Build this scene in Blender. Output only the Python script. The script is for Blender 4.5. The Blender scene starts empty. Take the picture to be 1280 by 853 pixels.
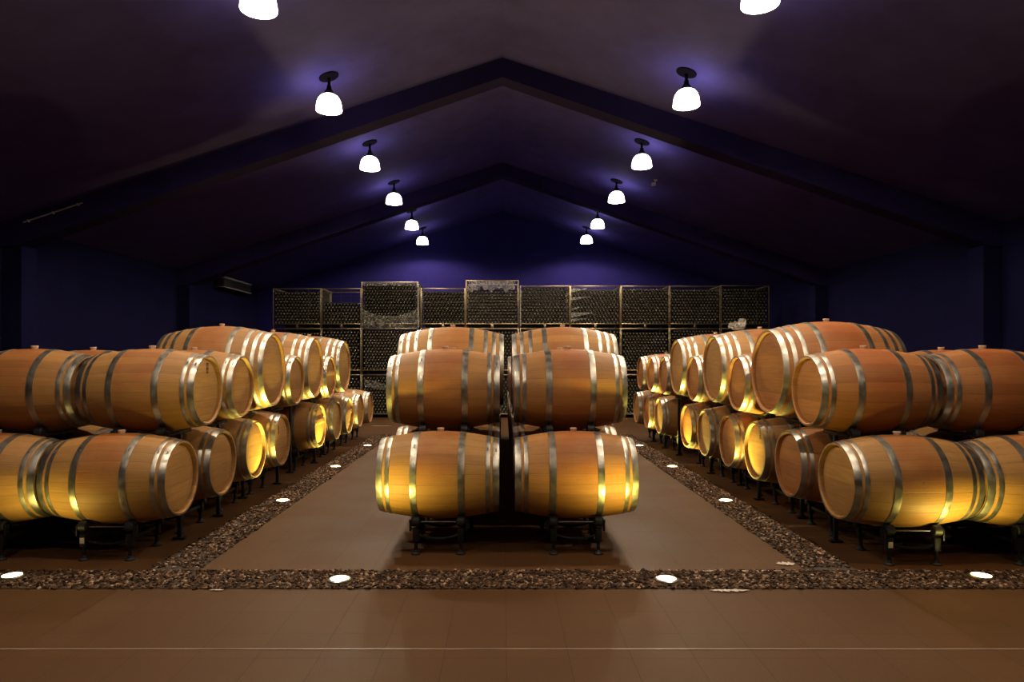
import bpy, bmesh, math, random
from mathutils import Vector, Matrix
rnd = random.Random(7)
PI = math.pi
scn = bpy.context.scene
COL = scn.collection
EYE = 1.53            # camera height
FPX = 853.0           # focal length in pixels of the 1280 wide frame

# ------------------------------------------------------------------ materials
def new_mat(name):
    m = bpy.data.materials.new(name); m.use_nodes = True
    nt = m.node_tree
    return m, nt, nt.nodes['Principled BSDF']

def N(nt, kind, **kw):
    n = nt.nodes.new(kind)
    for k, v in kw.items():
        if k.startswith('i_'):
            key = k[2:]
            n.inputs[int(key) if key.isdigit() else key.replace('_', ' ')].default_value = v
        else:
            setattr(n, k, v)
    return n

def math_n(nt, op, a, b=None):
    n = N(nt, 'ShaderNodeMath', operation=op)
    for i, v in enumerate((a, b)):
        if v is None: continue
        if isinstance(v, (int, float)): n.inputs[i].default_value = v
        else: nt.links.new(v, n.inputs[i])
    return n.outputs[0]

def mix_c(nt, fac, a, b, mode='MIX'):
    n = N(nt, 'ShaderNodeMix', data_type='RGBA', blend_type=mode)
    for s, v in ((n.inputs[0], fac), (n.inputs[6], a), (n.inputs[7], b)):
        if isinstance(v, (int, float)): s.default_value = v
        elif isinstance(v, tuple): s.default_value = v if len(v) == 4 else (*v, 1)
        else: nt.links.new(v, s)
    return n.outputs[2]

def ramp(nt, src, stops):
    n = N(nt, 'ShaderNodeValToRGB')
    e = n.color_ramp.elements
    while len(e) < len(stops): e.new(0.5)
    for el, (p, c) in zip(e, stops):
        el.position = p; el.color = c if len(c) == 4 else (*c, 1)
    nt.links.new(src, n.inputs[0])
    return n.outputs[0]

def plain(name, col, rough=0.5, metal=0.0, noise=0.0, scale=20, bump=0.0, emit=None, estr=0, spec=None):
    m, nt, b = new_mat(name)
    b.inputs['Base Color'].default_value = (*col, 1)
    b.inputs['Roughness'].default_value = rough
    b.inputs['Metallic'].default_value = metal
    if spec is not None: b.inputs['Specular IOR Level'].default_value = spec
    if noise or bump:
        tc = N(nt, 'ShaderNodeTexCoord')
        no = N(nt, 'ShaderNodeTexNoise', i_Scale=scale, i_Detail=6.0, i_Roughness=0.6)
        nt.links.new(tc.outputs['Object'], no.inputs['Vector'])
        if noise:
            lo = tuple(c * (1 - noise) for c in col); hi = tuple(min(1, c * (1 + noise)) for c in col)
            nt.links.new(ramp(nt, no.outputs[0], [(0.3, lo), (0.7, hi)]), b.inputs['Base Color'])
        if bump:
            bp = N(nt, 'ShaderNodeBump', i_Strength=bump, i_Distance=0.01)
            nt.links.new(no.outputs[0], bp.inputs['Height']); nt.links.new(bp.outputs[0], b.inputs['Normal'])
    if emit:
        b.inputs['Emission Color'].default_value = (*emit, 1)
        b.inputs['Emission Strength'].default_value = estr
    return m

def wood_staves_mat():
    m, nt, b = new_mat('oak_staves')
    L = nt.links.new
    tc = N(nt, 'ShaderNodeTexCoord'); oi = N(nt, 'ShaderNodeObjectInfo')
    sep = N(nt, 'ShaderNodeSeparateXYZ'); L(tc.outputs['Object'], sep.inputs[0])
    ang = math_n(nt, 'ARCTAN2', sep.outputs[1], sep.outputs[2])
    u = math_n(nt, 'ADD', math_n(nt, 'MULTIPLY', ang, 27 / (2 * PI)), math_n(nt, 'MULTIPLY', oi.outputs['Random'], 9.0))
    cell = math_n(nt, 'FLOOR', u); fr = math_n(nt, 'FRACT', u)
    cv = N(nt, 'ShaderNodeCombineXYZ'); L(cell, cv.inputs[0]); L(math_n(nt, 'MULTIPLY', oi.outputs['Random'], 91.0), cv.inputs[1])
    wn = N(nt, 'ShaderNodeTexWhiteNoise', noise_dimensions='2D'); L(cv.outputs[0], wn.inputs['Vector'])
    # long grain
    gv = N(nt, 'ShaderNodeCombineXYZ')
    L(math_n(nt, 'MULTIPLY', sep.outputs[0], 3.0), gv.inputs[0])
    L(math_n(nt, 'MULTIPLY', ang, 26.0), gv.inputs[1])
    L(math_n(nt, 'ADD', math_n(nt, 'MULTIPLY', oi.outputs['Random'], 57.0), math_n(nt, 'MULTIPLY', cell, 3.7)), gv.inputs[2])
    gr = N(nt, 'ShaderNodeTexNoise', i_Scale=1.6, i_Detail=7.0, i_Roughness=0.65); L(gv.outputs[0], gr.inputs['Vector'])
    # wine stain around the belly
    sv = N(nt, 'ShaderNodeVectorMath', operation='ADD'); L(tc.outputs['Object'], sv.inputs[0])
    ro = N(nt, 'ShaderNodeCombineXYZ'); L(math_n(nt, 'MULTIPLY', oi.outputs['Random'], 40.0), ro.inputs[0]); L(ro.outputs[0], sv.inputs[1])
    st = N(nt, 'ShaderNodeTexNoise', i_Scale=4.5, i_Detail=3.0); L(sv.outputs[0], st.inputs['Vector'])
    fine = N(nt, 'ShaderNodeTexNoise', i_Scale=38.0, i_Detail=4.0, i_Roughness=0.7); L(sv.outputs[0], fine.inputs['Vector'])
    base = ramp(nt, gr.outputs[0], [(0.25, (0.31, 0.155, 0.050)), (0.55, (0.38, 0.195, 0.066)), (0.8, (0.46, 0.25, 0.092))])
    tint = ramp(nt, wn.outputs[0], [(0.0, (0.82, 0.79, 0.76)), (0.5, (0.97, 0.97, 0.97)), (1.0, (1.12, 1.11, 1.06))])
    c = mix_c(nt, 1.0, base, tint, 'MULTIPLY')
    ax = math_n(nt, 'ABSOLUTE', sep.outputs[0])
    belly = N(nt, 'ShaderNodeMapRange', interpolation_type='SMOOTHSTEP', i_1=0.12, i_2=0.24, i_3=1.0, i_4=0.0); L(ax, belly.inputs[0])
    top = N(nt, 'ShaderNodeMapRange', interpolation_type='SMOOTHSTEP', i_1=-0.35, i_2=0.3, i_3=0.15, i_4=1.0); L(sep.outputs[2], top.inputs[0])
    amt = math_n(nt, 'MULTIPLY', belly.outputs[0], math_n(nt, 'MULTIPLY', top.outputs[0], ramp(nt, st.outputs[0], [(0.3, (0.3,) * 3), (0.65, (1.0,) * 3)])))
    c = mix_c(nt, amt, c, mix_c(nt, 1.0, c, (0.88, 0.58, 0.47), 'MULTIPLY'))
    spots = ramp(nt, fine.outputs[0], [(0.27, (0.55, 0.5, 0.45)), (0.36, (1, 1, 1))])
    c = mix_c(nt, 1.0, c, spots, 'MULTIPLY')
    c = mix_c(nt, 1.0, c, oi.outputs['Color'], 'MULTIPLY')
    d = math_n(nt, 'ABSOLUTE', math_n(nt, 'SUBTRACT', fr, 0.5))
    seam = N(nt, 'ShaderNodeMapRange', i_1=0.465, i_2=0.498, i_3=0.0, i_4=1.0); L(d, seam.inputs[0])
    c = mix_c(nt, math_n(nt, 'MULTIPLY', seam.outputs[0], 0.42), c, (0.09, 0.045, 0.02))
    L(c, b.inputs['Base Color'])
    b.inputs['Roughness'].default_value = 0.58
    b.inputs['Specular IOR Level'].default_value = 0.35
    h = math_n(nt, 'SUBTRACT', math_n(nt, 'MULTIPLY', gr.outputs[0], 0.35), seam.outputs[0])
    bp = N(nt, 'ShaderNodeBump', i_Strength=0.35, i_Distance=0.004); L(h, bp.inputs['Height']); L(bp.outputs[0], b.inputs['Normal'])
    return m

def wood_head_mat():
    m, nt, b = new_mat('oak_head')
    L = nt.links.new
    tc = N(nt, 'ShaderNodeTexCoord'); oi = N(nt, 'ShaderNodeObjectInfo')
    sep = N(nt, 'ShaderNodeSeparateXYZ'); L(tc.outputs['Object'], sep.inputs[0])
    u = math_n(nt, 'ADD', math_n(nt, 'MULTIPLY', sep.outputs[2], 8.5), math_n(nt, 'MULTIPLY', oi.outputs['Random'], 5.0))
    cell = math_n(nt, 'FLOOR', u); fr = math_n(nt, 'FRACT', u)
    cv = N(nt, 'ShaderNodeCombineXYZ'); L(cell, cv.inputs[0]); L(math_n(nt, 'MULTIPLY', oi.outputs['Random'], 77.0), cv.inputs[1])
    wn = N(nt, 'ShaderNodeTexWhiteNoise', noise_dimensions='2D'); L(cv.outputs[0], wn.inputs['Vector'])
    gv = N(nt, 'ShaderNodeCombineXYZ')
    L(math_n(nt, 'MULTIPLY', sep.outputs[1], 3.0), gv.inputs[0]); L(math_n(nt, 'MULTIPLY', sep.outputs[2], 34.0), gv.inputs[1])
    L(math_n(nt, 'ADD', cell, math_n(nt, 'MULTIPLY', oi.outputs['Random'], 33.0)), gv.inputs[2])
    gr = N(nt, 'ShaderNodeTexNoise', i_Scale=1.4, i_Detail=7.0, i_Roughness=0.62); L(gv.outputs[0], gr.inputs['Vector'])
    base = ramp(nt, gr.outputs[0], [(0.25, (0.30, 0.152, 0.050)), (0.6, (0.41, 0.222, 0.078)), (0.85, (0.48, 0.275, 0.10))])
    tint = ramp(nt, wn.outputs[0], [(0.0, (0.84, 0.82, 0.79)), (1.0, (1.1, 1.09, 1.06))])
    c = mix_c(nt, 1.0, base, tint, 'MULTIPLY')
    c = mix_c(nt, 1.0, c, oi.outputs['Color'], 'MULTIPLY')
    d = math_n(nt, 'ABSOLUTE', math_n(nt, 'SUBTRACT', fr, 0.5))
    seam = N(nt, 'ShaderNodeMapRange', i_1=0.475, i_2=0.499, i_3=0.0, i_4=1.0); L(d, seam.inputs[0])
    c = mix_c(nt, math_n(nt, 'MULTIPLY', seam.outputs[0], 0.5), c, (0.09, 0.045, 0.02))
    L(c, b.inputs['Base Color'])
    b.inputs['Roughness'].default_value = 0.6
    b.inputs['Specular IOR Level'].default_value = 0.3
    bp = N(nt, 'ShaderNodeBump', i_Strength=0.25, i_Distance=0.003)
    L(math_n(nt, 'SUBTRACT', math_n(nt, 'MULTIPLY', gr.outputs[0], 0.4), seam.outputs[0]), bp.inputs['Height']); L(bp.outputs[0], b.inputs['Normal'])
    return m

def hoop_mat():
    m, nt, b = new_mat('galvanised_hoop')
    L = nt.links.new
    tc = N(nt, 'ShaderNodeTexCoord'); oi = N(nt, 'ShaderNodeObjectInfo')
    sv = N(nt, 'ShaderNodeVectorMath', operation='ADD'); L(tc.outputs['Object'], sv.inputs[0]); L(oi.outputs['Random'], sv.inputs[1])
    n1 = N(nt, 'ShaderNodeTexNoise', i_Scale=14.0, i_Detail=5.0); L(sv.outputs[0], n1.inputs['Vector'])
    L(ramp(nt, n1.outputs[0], [(0.3, (0.30, 0.28, 0.25)), (0.7, (0.50, 0.47, 0.42))]), b.inputs['Base Color'])
    b.inputs['Metallic'].default_value = 0.92
    r = N(nt, 'ShaderNodeMapRange', i_1=0.3, i_2=0.7, i_3=0.30, i_4=0.46); L(n1.outputs[0], r.inputs[0]); L(r.outputs[0], b.inputs['Roughness'])
    return m

def floor_mat():
    m, nt, b = new_mat('brown_floor_tiles')
    L = nt.links.new
    tc = N(nt, 'ShaderNodeTexCoord')
    mp = N(nt, 'ShaderNodeMapping'); mp.inputs['Location'].default_value = (0.30, 0.05, 0); L(tc.outputs['Object'], mp.inputs[0])
    br = N(nt, 'ShaderNodeTexBrick', offset=0.0, i_Scale=1.0)
    br.inputs['Color1'].default_value = (0.082, 0.037, 0.0135, 1); br.inputs['Color2'].default_value = (0.089, 0.041, 0.0155, 1)
    br.inputs['Mortar'].default_value = (0.055, 0.026, 0.011, 1)
    br.inputs['Mortar Size'].default_value = 0.003; br.inputs['Mortar Smooth'].default_value = 0.4
    br.inputs['Brick Width'].default_value = 0.32; br.inputs['Row Height'].default_value = 0.32
    L(mp.outputs[0], br.inputs['Vector'])
    no = N(nt, 'ShaderNodeTexNoise', i_Scale=1.3, i_Detail=5.0); L(tc.outputs['Object'], no.inputs['Vector'])
    sp = N(nt, 'ShaderNodeTexNoise', i_Scale=160.0, i_Detail=3.0, i_Roughness=0.7); L(tc.outputs['Object'], sp.inputs['Vector'])
    c = mix_c(nt, 1.0, br.outputs[0], ramp(nt, no.outputs[0], [(0.3, (0.86,) * 3), (0.7, (1.12,) * 3)]), 'MULTIPLY')
    c = mix_c(nt, 1.0, c, ramp(nt, sp.outputs[0], [(0.3, (0.75,) * 3), (0.7, (1.2,) * 3)]), 'MULTIPLY')
    L(c, b.inputs['Base Color'])
    r = N(nt, 'ShaderNodeMapRange', i_1=0.3, i_2=0.7, i_3=0.52, i_4=0.66); L(no.outputs[0], r.inputs[0]); L(r.outputs[0], b.inputs['Roughness'])
    b.inputs['Specular IOR Level'].default_value = 0.16
    bp = N(nt, 'ShaderNodeBump', i_Strength=0.25, i_Distance=0.002); L(sp.outputs[0], bp.inputs['Height'])
    b2 = N(nt, 'ShaderNodeBump', i_Strength=0.4, i_Distance=0.002, invert=True); L(br.outputs['Fac'], b2.inputs['Height'])
    L(bp.outputs[0], b2.inputs['Normal']); L(b2.outputs[0], b.inputs['Normal'])
    return m

def gravel_mat():
    m, nt, b = new_mat('crushed_stone')
    g = N(nt, 'ShaderNodeNewGeometry')
    c = ramp(nt, g.outputs['Random Per Island'], [(0.0, (0.012, 0.006, 0.004)), (0.5, (0.058, 0.029, 0.015)), (0.82, (0.15, 0.083, 0.046)), (1.0, (0.40, 0.27, 0.18))])
    nt.links.new(c, b.inputs['Base Color'])
    b.inputs['Roughness'].default_value = 0.8
    b.inputs['Specular IOR Level'].default_value = 0.15
    return m

def wrap_mat(name='clear_stretch_film', lo=.05, hi=.45):
    m = bpy.data.materials.new(name); m.use_nodes = True
    nt = m.node_tree; nt.nodes.clear(); L = nt.links.new
    out = N(nt, 'ShaderNodeOutputMaterial')
    tr = N(nt, 'ShaderNodeBsdfTransparent'); tr.inputs[0].default_value = (0.93, 0.93, 0.92, 1)
    gl = N(nt, 'ShaderNodeBsdfPrincipled'); gl.inputs['Base Color'].default_value = (0.75, 0.73, 0.68, 1); gl.inputs['Roughness'].default_value = 0.2
    tc = N(nt, 'ShaderNodeTexCoord')
    no = N(nt, 'ShaderNodeTexNoise', i_Scale=11.0, i_Detail=5.0, i_Distortion=1.5); L(tc.outputs['Object'], no.inputs['Vector'])
    bp = N(nt, 'ShaderNodeBump', i_Strength=1.0, i_Distance=0.05); L(no.outputs[0], bp.inputs['Height']); L(bp.outputs[0], gl.inputs['Normal'])
    f = N(nt, 'ShaderNodeMapRange', i_1=0.45, i_2=0.72, i_3=lo, i_4=hi); L(no.outputs[0], f.inputs[0])
    mx = N(nt, 'ShaderNodeMixShader'); L(f.outputs[0], mx.inputs[0]); L(tr.outputs[0], mx.inputs[1]); L(gl.outputs[0], mx.inputs[2]); L(mx.outputs[0], out.inputs[0])
    return m

M = dict(
    staves=wood_staves_mat(), head=wood_head_mat(), hoop=hoop_mat(), floor=floor_mat(), gravel=gravel_mat(), wrap=wrap_mat(), bunch=wrap_mat('bunched_stretch_film', .22, .85),
    bung=plain('pale_bung', (0.55, 0.38, 0.25), 0.6, noise=0.2),
    stamp=plain('black_stamp_ink', (0.015, 0.012, 0.01), 0.7),
    steel=plain('black_painted_steel', (0.008, 0.0075, 0.009), 0.45, noise=0.3, spec=.3),
    rubber=plain('black_rubber_roller', (0.010, 0.010, 0.012), 0.55),
    chrome=plain('zinc_plated_rod', (0.55, 0.53, 0.5), 0.28, 1.0),
    plate=plain('cream_plate', (0.75, 0.66, 0.42), 0.5),
    ceiling=plain('violet_blue_ceiling_paint', (0.056, 0.045, 0.235), 0.85, spec=.08, noise=0.14, scale=2.5, bump=0.05),
    wall=plain('navy_blue_wall_paint', (0.006, 0.0055, 0.029), 0.95, spec=.03, noise=0.14, scale=2.0, bump=0.05),
    beam=plain('dark_violet_beam_paint', (0.018, 0.012, 0.070), 0.85, spec=.06, noise=0.1, scale=3),
    backwall=plain('back_wall_blue_lamp_glow', (0.018, 0.0145, 0.118), 0.85, spec=.05, noise=0.12, scale=2.0, bump=0.05),  # wall blue made brighter, glow of the nearby lamps put into the colour
    bed=plain('dark_gravel_bed', (0.040, 0.026, 0.018), 0.9, noise=0.3, scale=30),
    joint=plain('pale_joint_strip', (0.27, 0.205, 0.16), 0.4, 0.0, noise=0.5, scale=2.5),
    mortar=plain('pale_mortar_chip', (0.55, 0.47, 0.40), 0.7, noise=0.2),
    cage=plain('galvanised_cage_steel', (0.42, 0.34, 0.20), 0.34, 0.9, noise=0.3, scale=9),
    wire=plain('dull_cage_wire', (0.13, 0.11, 0.08), 0.4, 0.9),
    bottle=plain('dark_bottle_glass', (0.004, 0.004, 0.003), 0.30, spec=0.5),
    punt=plain('bottle_punt_glint', (0.135, 0.117, 0.072), 0.35, spec=0.8),  # lighter than the glass: the glint on each bottle base, painted as colour
    shade=plain('glowing_opal_lamp_shade', (0.9, 0.9, 0.88), 0.4, emit=(1.0, 0.93, 0.84), estr=9.0),
    bulb=plain('lit_lamp_bulb', (1, 1, 1), 0.4, emit=(1.0, 0.92, 0.80), estr=40.0),
    lens=plain('lit_floor_lens', (1, 1, 1), 0.3, emit=(1.0, 0.80, 0.42), estr=16.0),
    ring=plain('steel_trim_ring', (0.5, 0.48, 0.44), 0.3, 1.0),
    housing=plain('dark_lamp_housing', (0.005, 0.004, 0.010), 0.95, spec=.05),
    greymetal=plain('grey_sheet_metal', (0.40, 0.40, 0.36), 0.5, noise=0.15, scale=5),
    darkslot=plain('dark_grille_and_shade', (0.02, 0.02, 0.022), 0.6),
)

# ------------------------------------------------------------------ object helpers
def link(name, data, mat=None, parent=None, loc=(0, 0, 0), rot=(0, 0, 0), smooth=None):
    o = bpy.data.objects.new(name, data); COL.objects.link(o)
    if mat and not data.materials: data.materials.append(mat)
    o.location = loc; o.rotation_euler = rot
    if parent: o.parent = parent
    return o

def mesh_from(name, bm, smooth=True, angle=35):
    me = bpy.data.meshes.new(name)
    bmesh.ops.recalc_face_normals(bm, faces=bm.faces)
    if smooth:
        for f in bm.faces: f.smooth = True
        lim = math.radians(angle)
        for e in bm.edges:
            if len(e.link_faces) == 2 and e.calc_face_angle(0) > lim: e.smooth = False
    bm.to_mesh(me); bm.free()
    return me

def lathe(bm, prof, n, axis='X', closed=False, center=(0, 0, 0)):
    """revolve (a, r) pairs around an axis; r == 0 becomes a pole"""
    cx, cy, cz = center
    rings = []
    for a, r in prof:
        def P(t):
            c, s = r * math.cos(t), r * math.sin(t)
            return {'X': (cx + a, cy + c, cz + s), 'Y': (cx + c, cy + a, cz + s), 'Z': (cx + c, cy + s, cz + a)}[axis]
        rings.append([bm.verts.new(P(0))] if r == 0 else [bm.verts.new(P(2 * PI * k / n)) for k in range(n)])
    prs = list(zip(rings, rings[1:])) + ([(rings[-1], rings[0])] if closed else [])
    for A, B in prs:
        for k in range(n):
            k2 = (k + 1) % n
            if len(A) == 1 and len(B) == 1: break
            if len(A) == 1: bm.faces.new((A[0], B[k], B[k2]))
            elif len(B) == 1: bm.faces.new((A[k], B[0], A[k2]))
            else: bm.faces.new((A[k], B[k], B[k2], A[k2]))

def box(bm, x0, x1, y0, y1, z0, z1, bev=0.0):
    r = bmesh.ops.create_cube(bm, size=1.0)
    vs = r['verts']
    for v in vs:
        v.co = Vector(((x0 + x1) / 2 + v.co.x * (x1 - x0), (y0 + y1) / 2 + v.co.y * (y1 - y0), (z0 + z1) / 2 + v.co.z * (z1 - z0)))
    if bev:
        es = list({e for v in vs for e in v.link_edges})
        bmesh.ops.bevel(bm, geom=es, offset=bev, segments=2, profile=0.5, affect='EDGES')

def rod(bm, p, q, r, n=10):
    p, q = Vector(p), Vector(q)
    d = (q - p); M4 = Matrix.Translation((p + q) / 2) @ d.to_track_quat('Z', 'Y').to_matrix().to_4x4()
    bmesh.ops.create_cone(bm, cap_ends=True, segments=n, radius1=r, radius2=r, depth=d.length, matrix=M4)

def empty(name, label, cat, loc=(0, 0, 0), rz=0, group=None):
    o = bpy.data.objects.new(name, None); COL.objects.link(o)
    o.empty_display_size = 0.1
    o.location = loc; o.rotation_euler = (0, 0, rz)
    return tag(o, label, cat, group)

def tag(o, label, cat, group=None, kind=None):
    if label: o['label'] = label
    if cat: o['category'] = cat
    if group: o['group'] = group
    if kind: o['kind'] = kind
    return o

def struct(name, bm, mat, label=None, smooth=False):
    o = link(name, mesh_from(name, bm, smooth), mat); o['kind'] = 'structure'
    if label: o['label'] = label
    return o

def duplicate(root, loc, rz, label, group=None, tint=None):
    r = root.copy(); COL.objects.link(r); r.location = loc; r.rotation_euler = (0, 0, rz)
    r['label'] = label
    if group: r['group'] = group
    for ch in list(root.children):
        c = ch.copy(); COL.objects.link(c); c.parent = r
        for g in ch.children:
            d = g.copy(); COL.objects.link(d); d.parent = c
    return r

# ------------------------------------------------------------------ room shell
XW, YB, YF = 7.65, 21.35, -3.6
APEX, PITCH = EYE + 4.6, 0.33
def roof_z(x): return APEX - PITCH * abs(x)
bm = bmesh.new(); box(bm, -XW - .2, XW + .2, YF - .2, YB + .2, -0.2, 0.0)
struct('floor', bm, M['floor'], 'brown tiled cellar floor')
for nm, s in (('wall_left', -1), ('wall_right', 1)):
    bm = bmesh.new(); x0, x1 = sorted((s * XW, s * (XW + .2))); box(bm, x0, x1, YF, YB, 0, roof_z(XW))
    struct(nm, bm, M['wall'], 'dark navy side wall')
for nm, y0, y1 in (('wall_back', YB, YB + .2), ('wall_front', YF - .2, YF)):
    bm = bmesh.new()
    pts = [(-XW - .2, 0), (XW + .2, 0), (XW + .2, roof_z(XW)), (0, APEX), (-XW - .2, roof_z(XW))]
    a = [bm.verts.new((x, y0, z)) for x, z in pts]; b = [bm.verts.new((x, y1, z)) for x, z in pts]
    bm.faces.new(a); bm.faces.new(list(reversed(b)))
    for i in range(5): bm.faces.new((a[i], b[i], b[(i + 1) % 5], a[(i + 1) % 5]))
    struct(nm, bm, M['backwall'] if nm == 'wall_back' else M['wall'], 'blue gable wall')
bm = bmesh.new()
pts = [(-XW - .2, roof_z(XW + .2)), (0, APEX), (XW + .2, roof_z(XW + .2)), (XW + .2, roof_z(XW + .2) + .2), (0, APEX + .2), (-XW - .2, roof_z(XW + .2) + .2)]
a = [bm.verts.new((x, YF - .2, z)) for x, z in pts]; b = [bm.verts.new((x, YB + .2, z)) for x, z in pts]
for i in range(6): bm.faces.new((a[i], b[i], b[(i + 1) % 6], a[(i + 1) % 6]))
bm.faces.new((a[0], a[1], a[4], a[5])); bm.faces.new((a[1], a[2], a[3], a[4])); bm.faces.new((b[0], b[1], b[4], b[5])); bm.faces.new((b[1], b[2], b[3], b[4]))
struct('ceiling', bm, M['ceiling'], 'violet blue pitched ceiling')
k = 0
for y in (-0.6, 5.0, 10.6, 16.2):
    k += 1
    bm = bmesh.new(); h, w = 0.30, 0.17
    up = [(-XW, roof_z(XW)), (0, APEX), (XW, roof_z(XW))]
    dn = [(-XW, roof_z(XW) - h - .12), (0, APEX - h), (XW, roof_z(XW) - h - .12)]
    A = [bm.verts.new((x, y - w, z)) for x, z in up]; B = [bm.verts.new((x, y + w, z)) for x, z in up]
    C = [bm.verts.new((x, y - w, z)) for x, z in dn]; D = [bm.verts.new((x, y + w, z)) for x, z in dn]
    for i in range(2):
        bm.faces.new((A[i], A[i + 1], C[i + 1], C[i])); bm.faces.new((B[i], B[i + 1], D[i + 1], D[i])); bm.faces.new((C[i], C[i + 1], D[i + 1], D[i]))
    struct('trim_%d' % k, bm, M['beam'], 'pitched roof beam')
    for s in (-1, 1):
        k += 1
        bm = bmesh.new(); x0, x1 = sorted((s * (XW - .30), s * XW)); box(bm, x0, x1, y - w, y + w, 0, roof_z(XW) - .35, 0.01)
        struct('trim_%d' % k, bm, M['wall'], 'wall column under the roof beam')

# ------------------------------------------------------------------ floor trims: gravel strips, joint strip, chips
SX, SW = 2.37, 0.36        # aisle strips
CZ0, CZ1 = 4.52, 4.90      # cross strip
def pebbles(name, x0, x1, y0, y1, dens, label, size=(0.008, 0.018), avoid=()):
    verts, faces = [], []
    t = (1 + 5 ** .5) / 2
    ico = [Vector(v).normalized() for v in ((-1, t, 0), (1, t, 0), (-1, -t, 0), (1, -t, 0), (0, -1, t), (0, 1, t), (0, -1, -t), (0, 1, -t), (t, 0, -1), (t, 0, 1), (-t, 0, -1), (-t, 0, 1))]
    fc = ((0, 11, 5), (0, 5, 1), (0, 1, 7), (0, 7, 10), (0, 10, 11), (1, 5, 9), (5, 11, 4), (11, 10, 2), (10, 7, 6), (7, 1, 8), (3, 9, 4), (3, 4, 2), (3, 2, 6), (3, 6, 8), (3, 8, 9), (4, 9, 5), (2, 4, 11), (6, 2, 10), (8, 6, 7), (9, 8, 1))
    n = int((x1 - x0) * (y1 - y0) * dens)
    for _ in range(n):
        ox = rnd.uniform(-.012, .012)
        x, y = rnd.uniform(x0, x1) + ox, rnd.uniform(y0, y1) + ox
        if any((x - ax) ** 2 + (y - ay) ** 2 < .105 ** 2 for ax, ay in avoid): continue
        s = rnd.uniform(*size); a = rnd.uniform(0, 2 * PI); ca, sa = math.cos(a), math.sin(a)
        kx, ky, kz = s * rnd.uniform(.9, 1.5), s * rnd.uniform(.6, 1.0), s * rnd.uniform(.35, .7)
        b0 = len(verts)
        tilt = rnd.uniform(-.5, .5)
        for v in ico:
            j = rnd.uniform(.72, 1.15)
            px, py, pz = v.x * kx * j, v.y * ky * j, v.z * kz * j
            pz += px * tilt
            verts.append((x + px * ca - py * sa, y + px * sa + py * ca, 0.005 + kz * .35 + pz))
        faces += [tuple(b0 + i for i in f) for f in fc]
    me = bpy.data.meshes.new(name); me.from_pydata(verts, [], faces)
    o = link(name, me, M['gravel']); tag(o, label, 'gravel', kind='stuff')
    return o

LIGHTS = [(-1.12, 4.69, 'set in the cross strip, second from the left'), (1.13, 4.69, 'set in the cross strip, third from the left'),
          (-3.42, 4.76, 'at the far left of the cross strip'), (3.34, 4.76, 'at the far right of the cross strip')]
for yy, od in ((7.28, 'nearest'), (9.57, 'second'), (11.86, 'third')):
    LIGHTS.append((-2.345, yy, 'in the left gravel strip, %s along the aisle' % od))
    LIGHTS.append((2.385, yy, 'in the right gravel strip, %s along the aisle' % od))
AV = [(x, y) for x, y, _ in LIGHTS]
k = 20
for s, x0, x1, y0, y1, lab in ((0, -6.2, 6.2, CZ0, CZ1, 'crushed stone gravel in the strip across the floor in front of the barrels'),
                               (1, -SX - SW / 2, -SX + SW / 2, CZ1 + .01, 13.6, 'crushed stone gravel in the strip along the left barrel row'),
                               (2, SX - SW / 2, SX + SW / 2, CZ1 + .01, 13.6, 'crushed stone gravel in the strip along the right barrel row')):
    k += 1
    bm = bmesh.new(); box(bm, x0, x1, y0, y1, 0.0005, 0.004)
    struct('trim_%d' % k, bm, M['bed'], 'dark bed of the gravel strip')
    pebbles('gravel', max(x0, -6.1), min(x1, 6.1), y0 + (.05 if s else 0), y1, 3000 if s == 0 else 2000, lab, avoid=AV)
bm = bmesh.new(); box(bm, -5.2, 5.2, 3.578, 3.588, 0.0003, 0.003)
struct('trim_30', bm, M['joint'], 'thin pale expansion joint across the floor')
def chip(x0, x1, y, w, label):
    bm = bmesh.new(); n = 22; lo, hi = [], []
    for i in range(n + 1):
        x = x0 + (x1 - x0) * i / n
        e = min(1, 4 * min(i, n - i) / n) + .1
        lo.append(bm.verts.new((x, y - w * e * rnd.uniform(.1, .6), 0))); hi.append(bm.verts.new((x, y + w * e * rnd.uniform(.1, .6), 0)))
    fs = [bm.faces.new((lo[i], lo[i + 1], hi[i + 1], hi[i])) for i in range(n)]
    r = bmesh.ops.extrude_face_region(bm, geom=fs)
    bmesh.ops.translate(bm, verts=[v for v in r['geom'] if isinstance(v, bmesh.types.BMVert)], vec=(0, 0, .004))
    o = link('mortar_chip', mesh_from('mortar_chip', bm, False), M['mortar'], loc=(0, 0, 0.0045))
    tag(o, label, 'mortar')
chip(1.36, 2.02, 4.885, .022, 'long pale mortar crack along the back edge of the cross strip')
chip(2.03, 2.17, 5.06, .075, 'white broken mortar chip at the corner of right gravel strip')
chip(1.36, 1.62, 4.475, .05, 'pale mortar flake in front of the cross strip, right of centre')
chip(-1.93, -1.83, 4.485, .02, 'small pale mortar flake in front of the cross strip, left of centre')
chip(-2.95, -2.5, 15.35, .05, 'pale line on the floor at the far end of left aisle')

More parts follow.
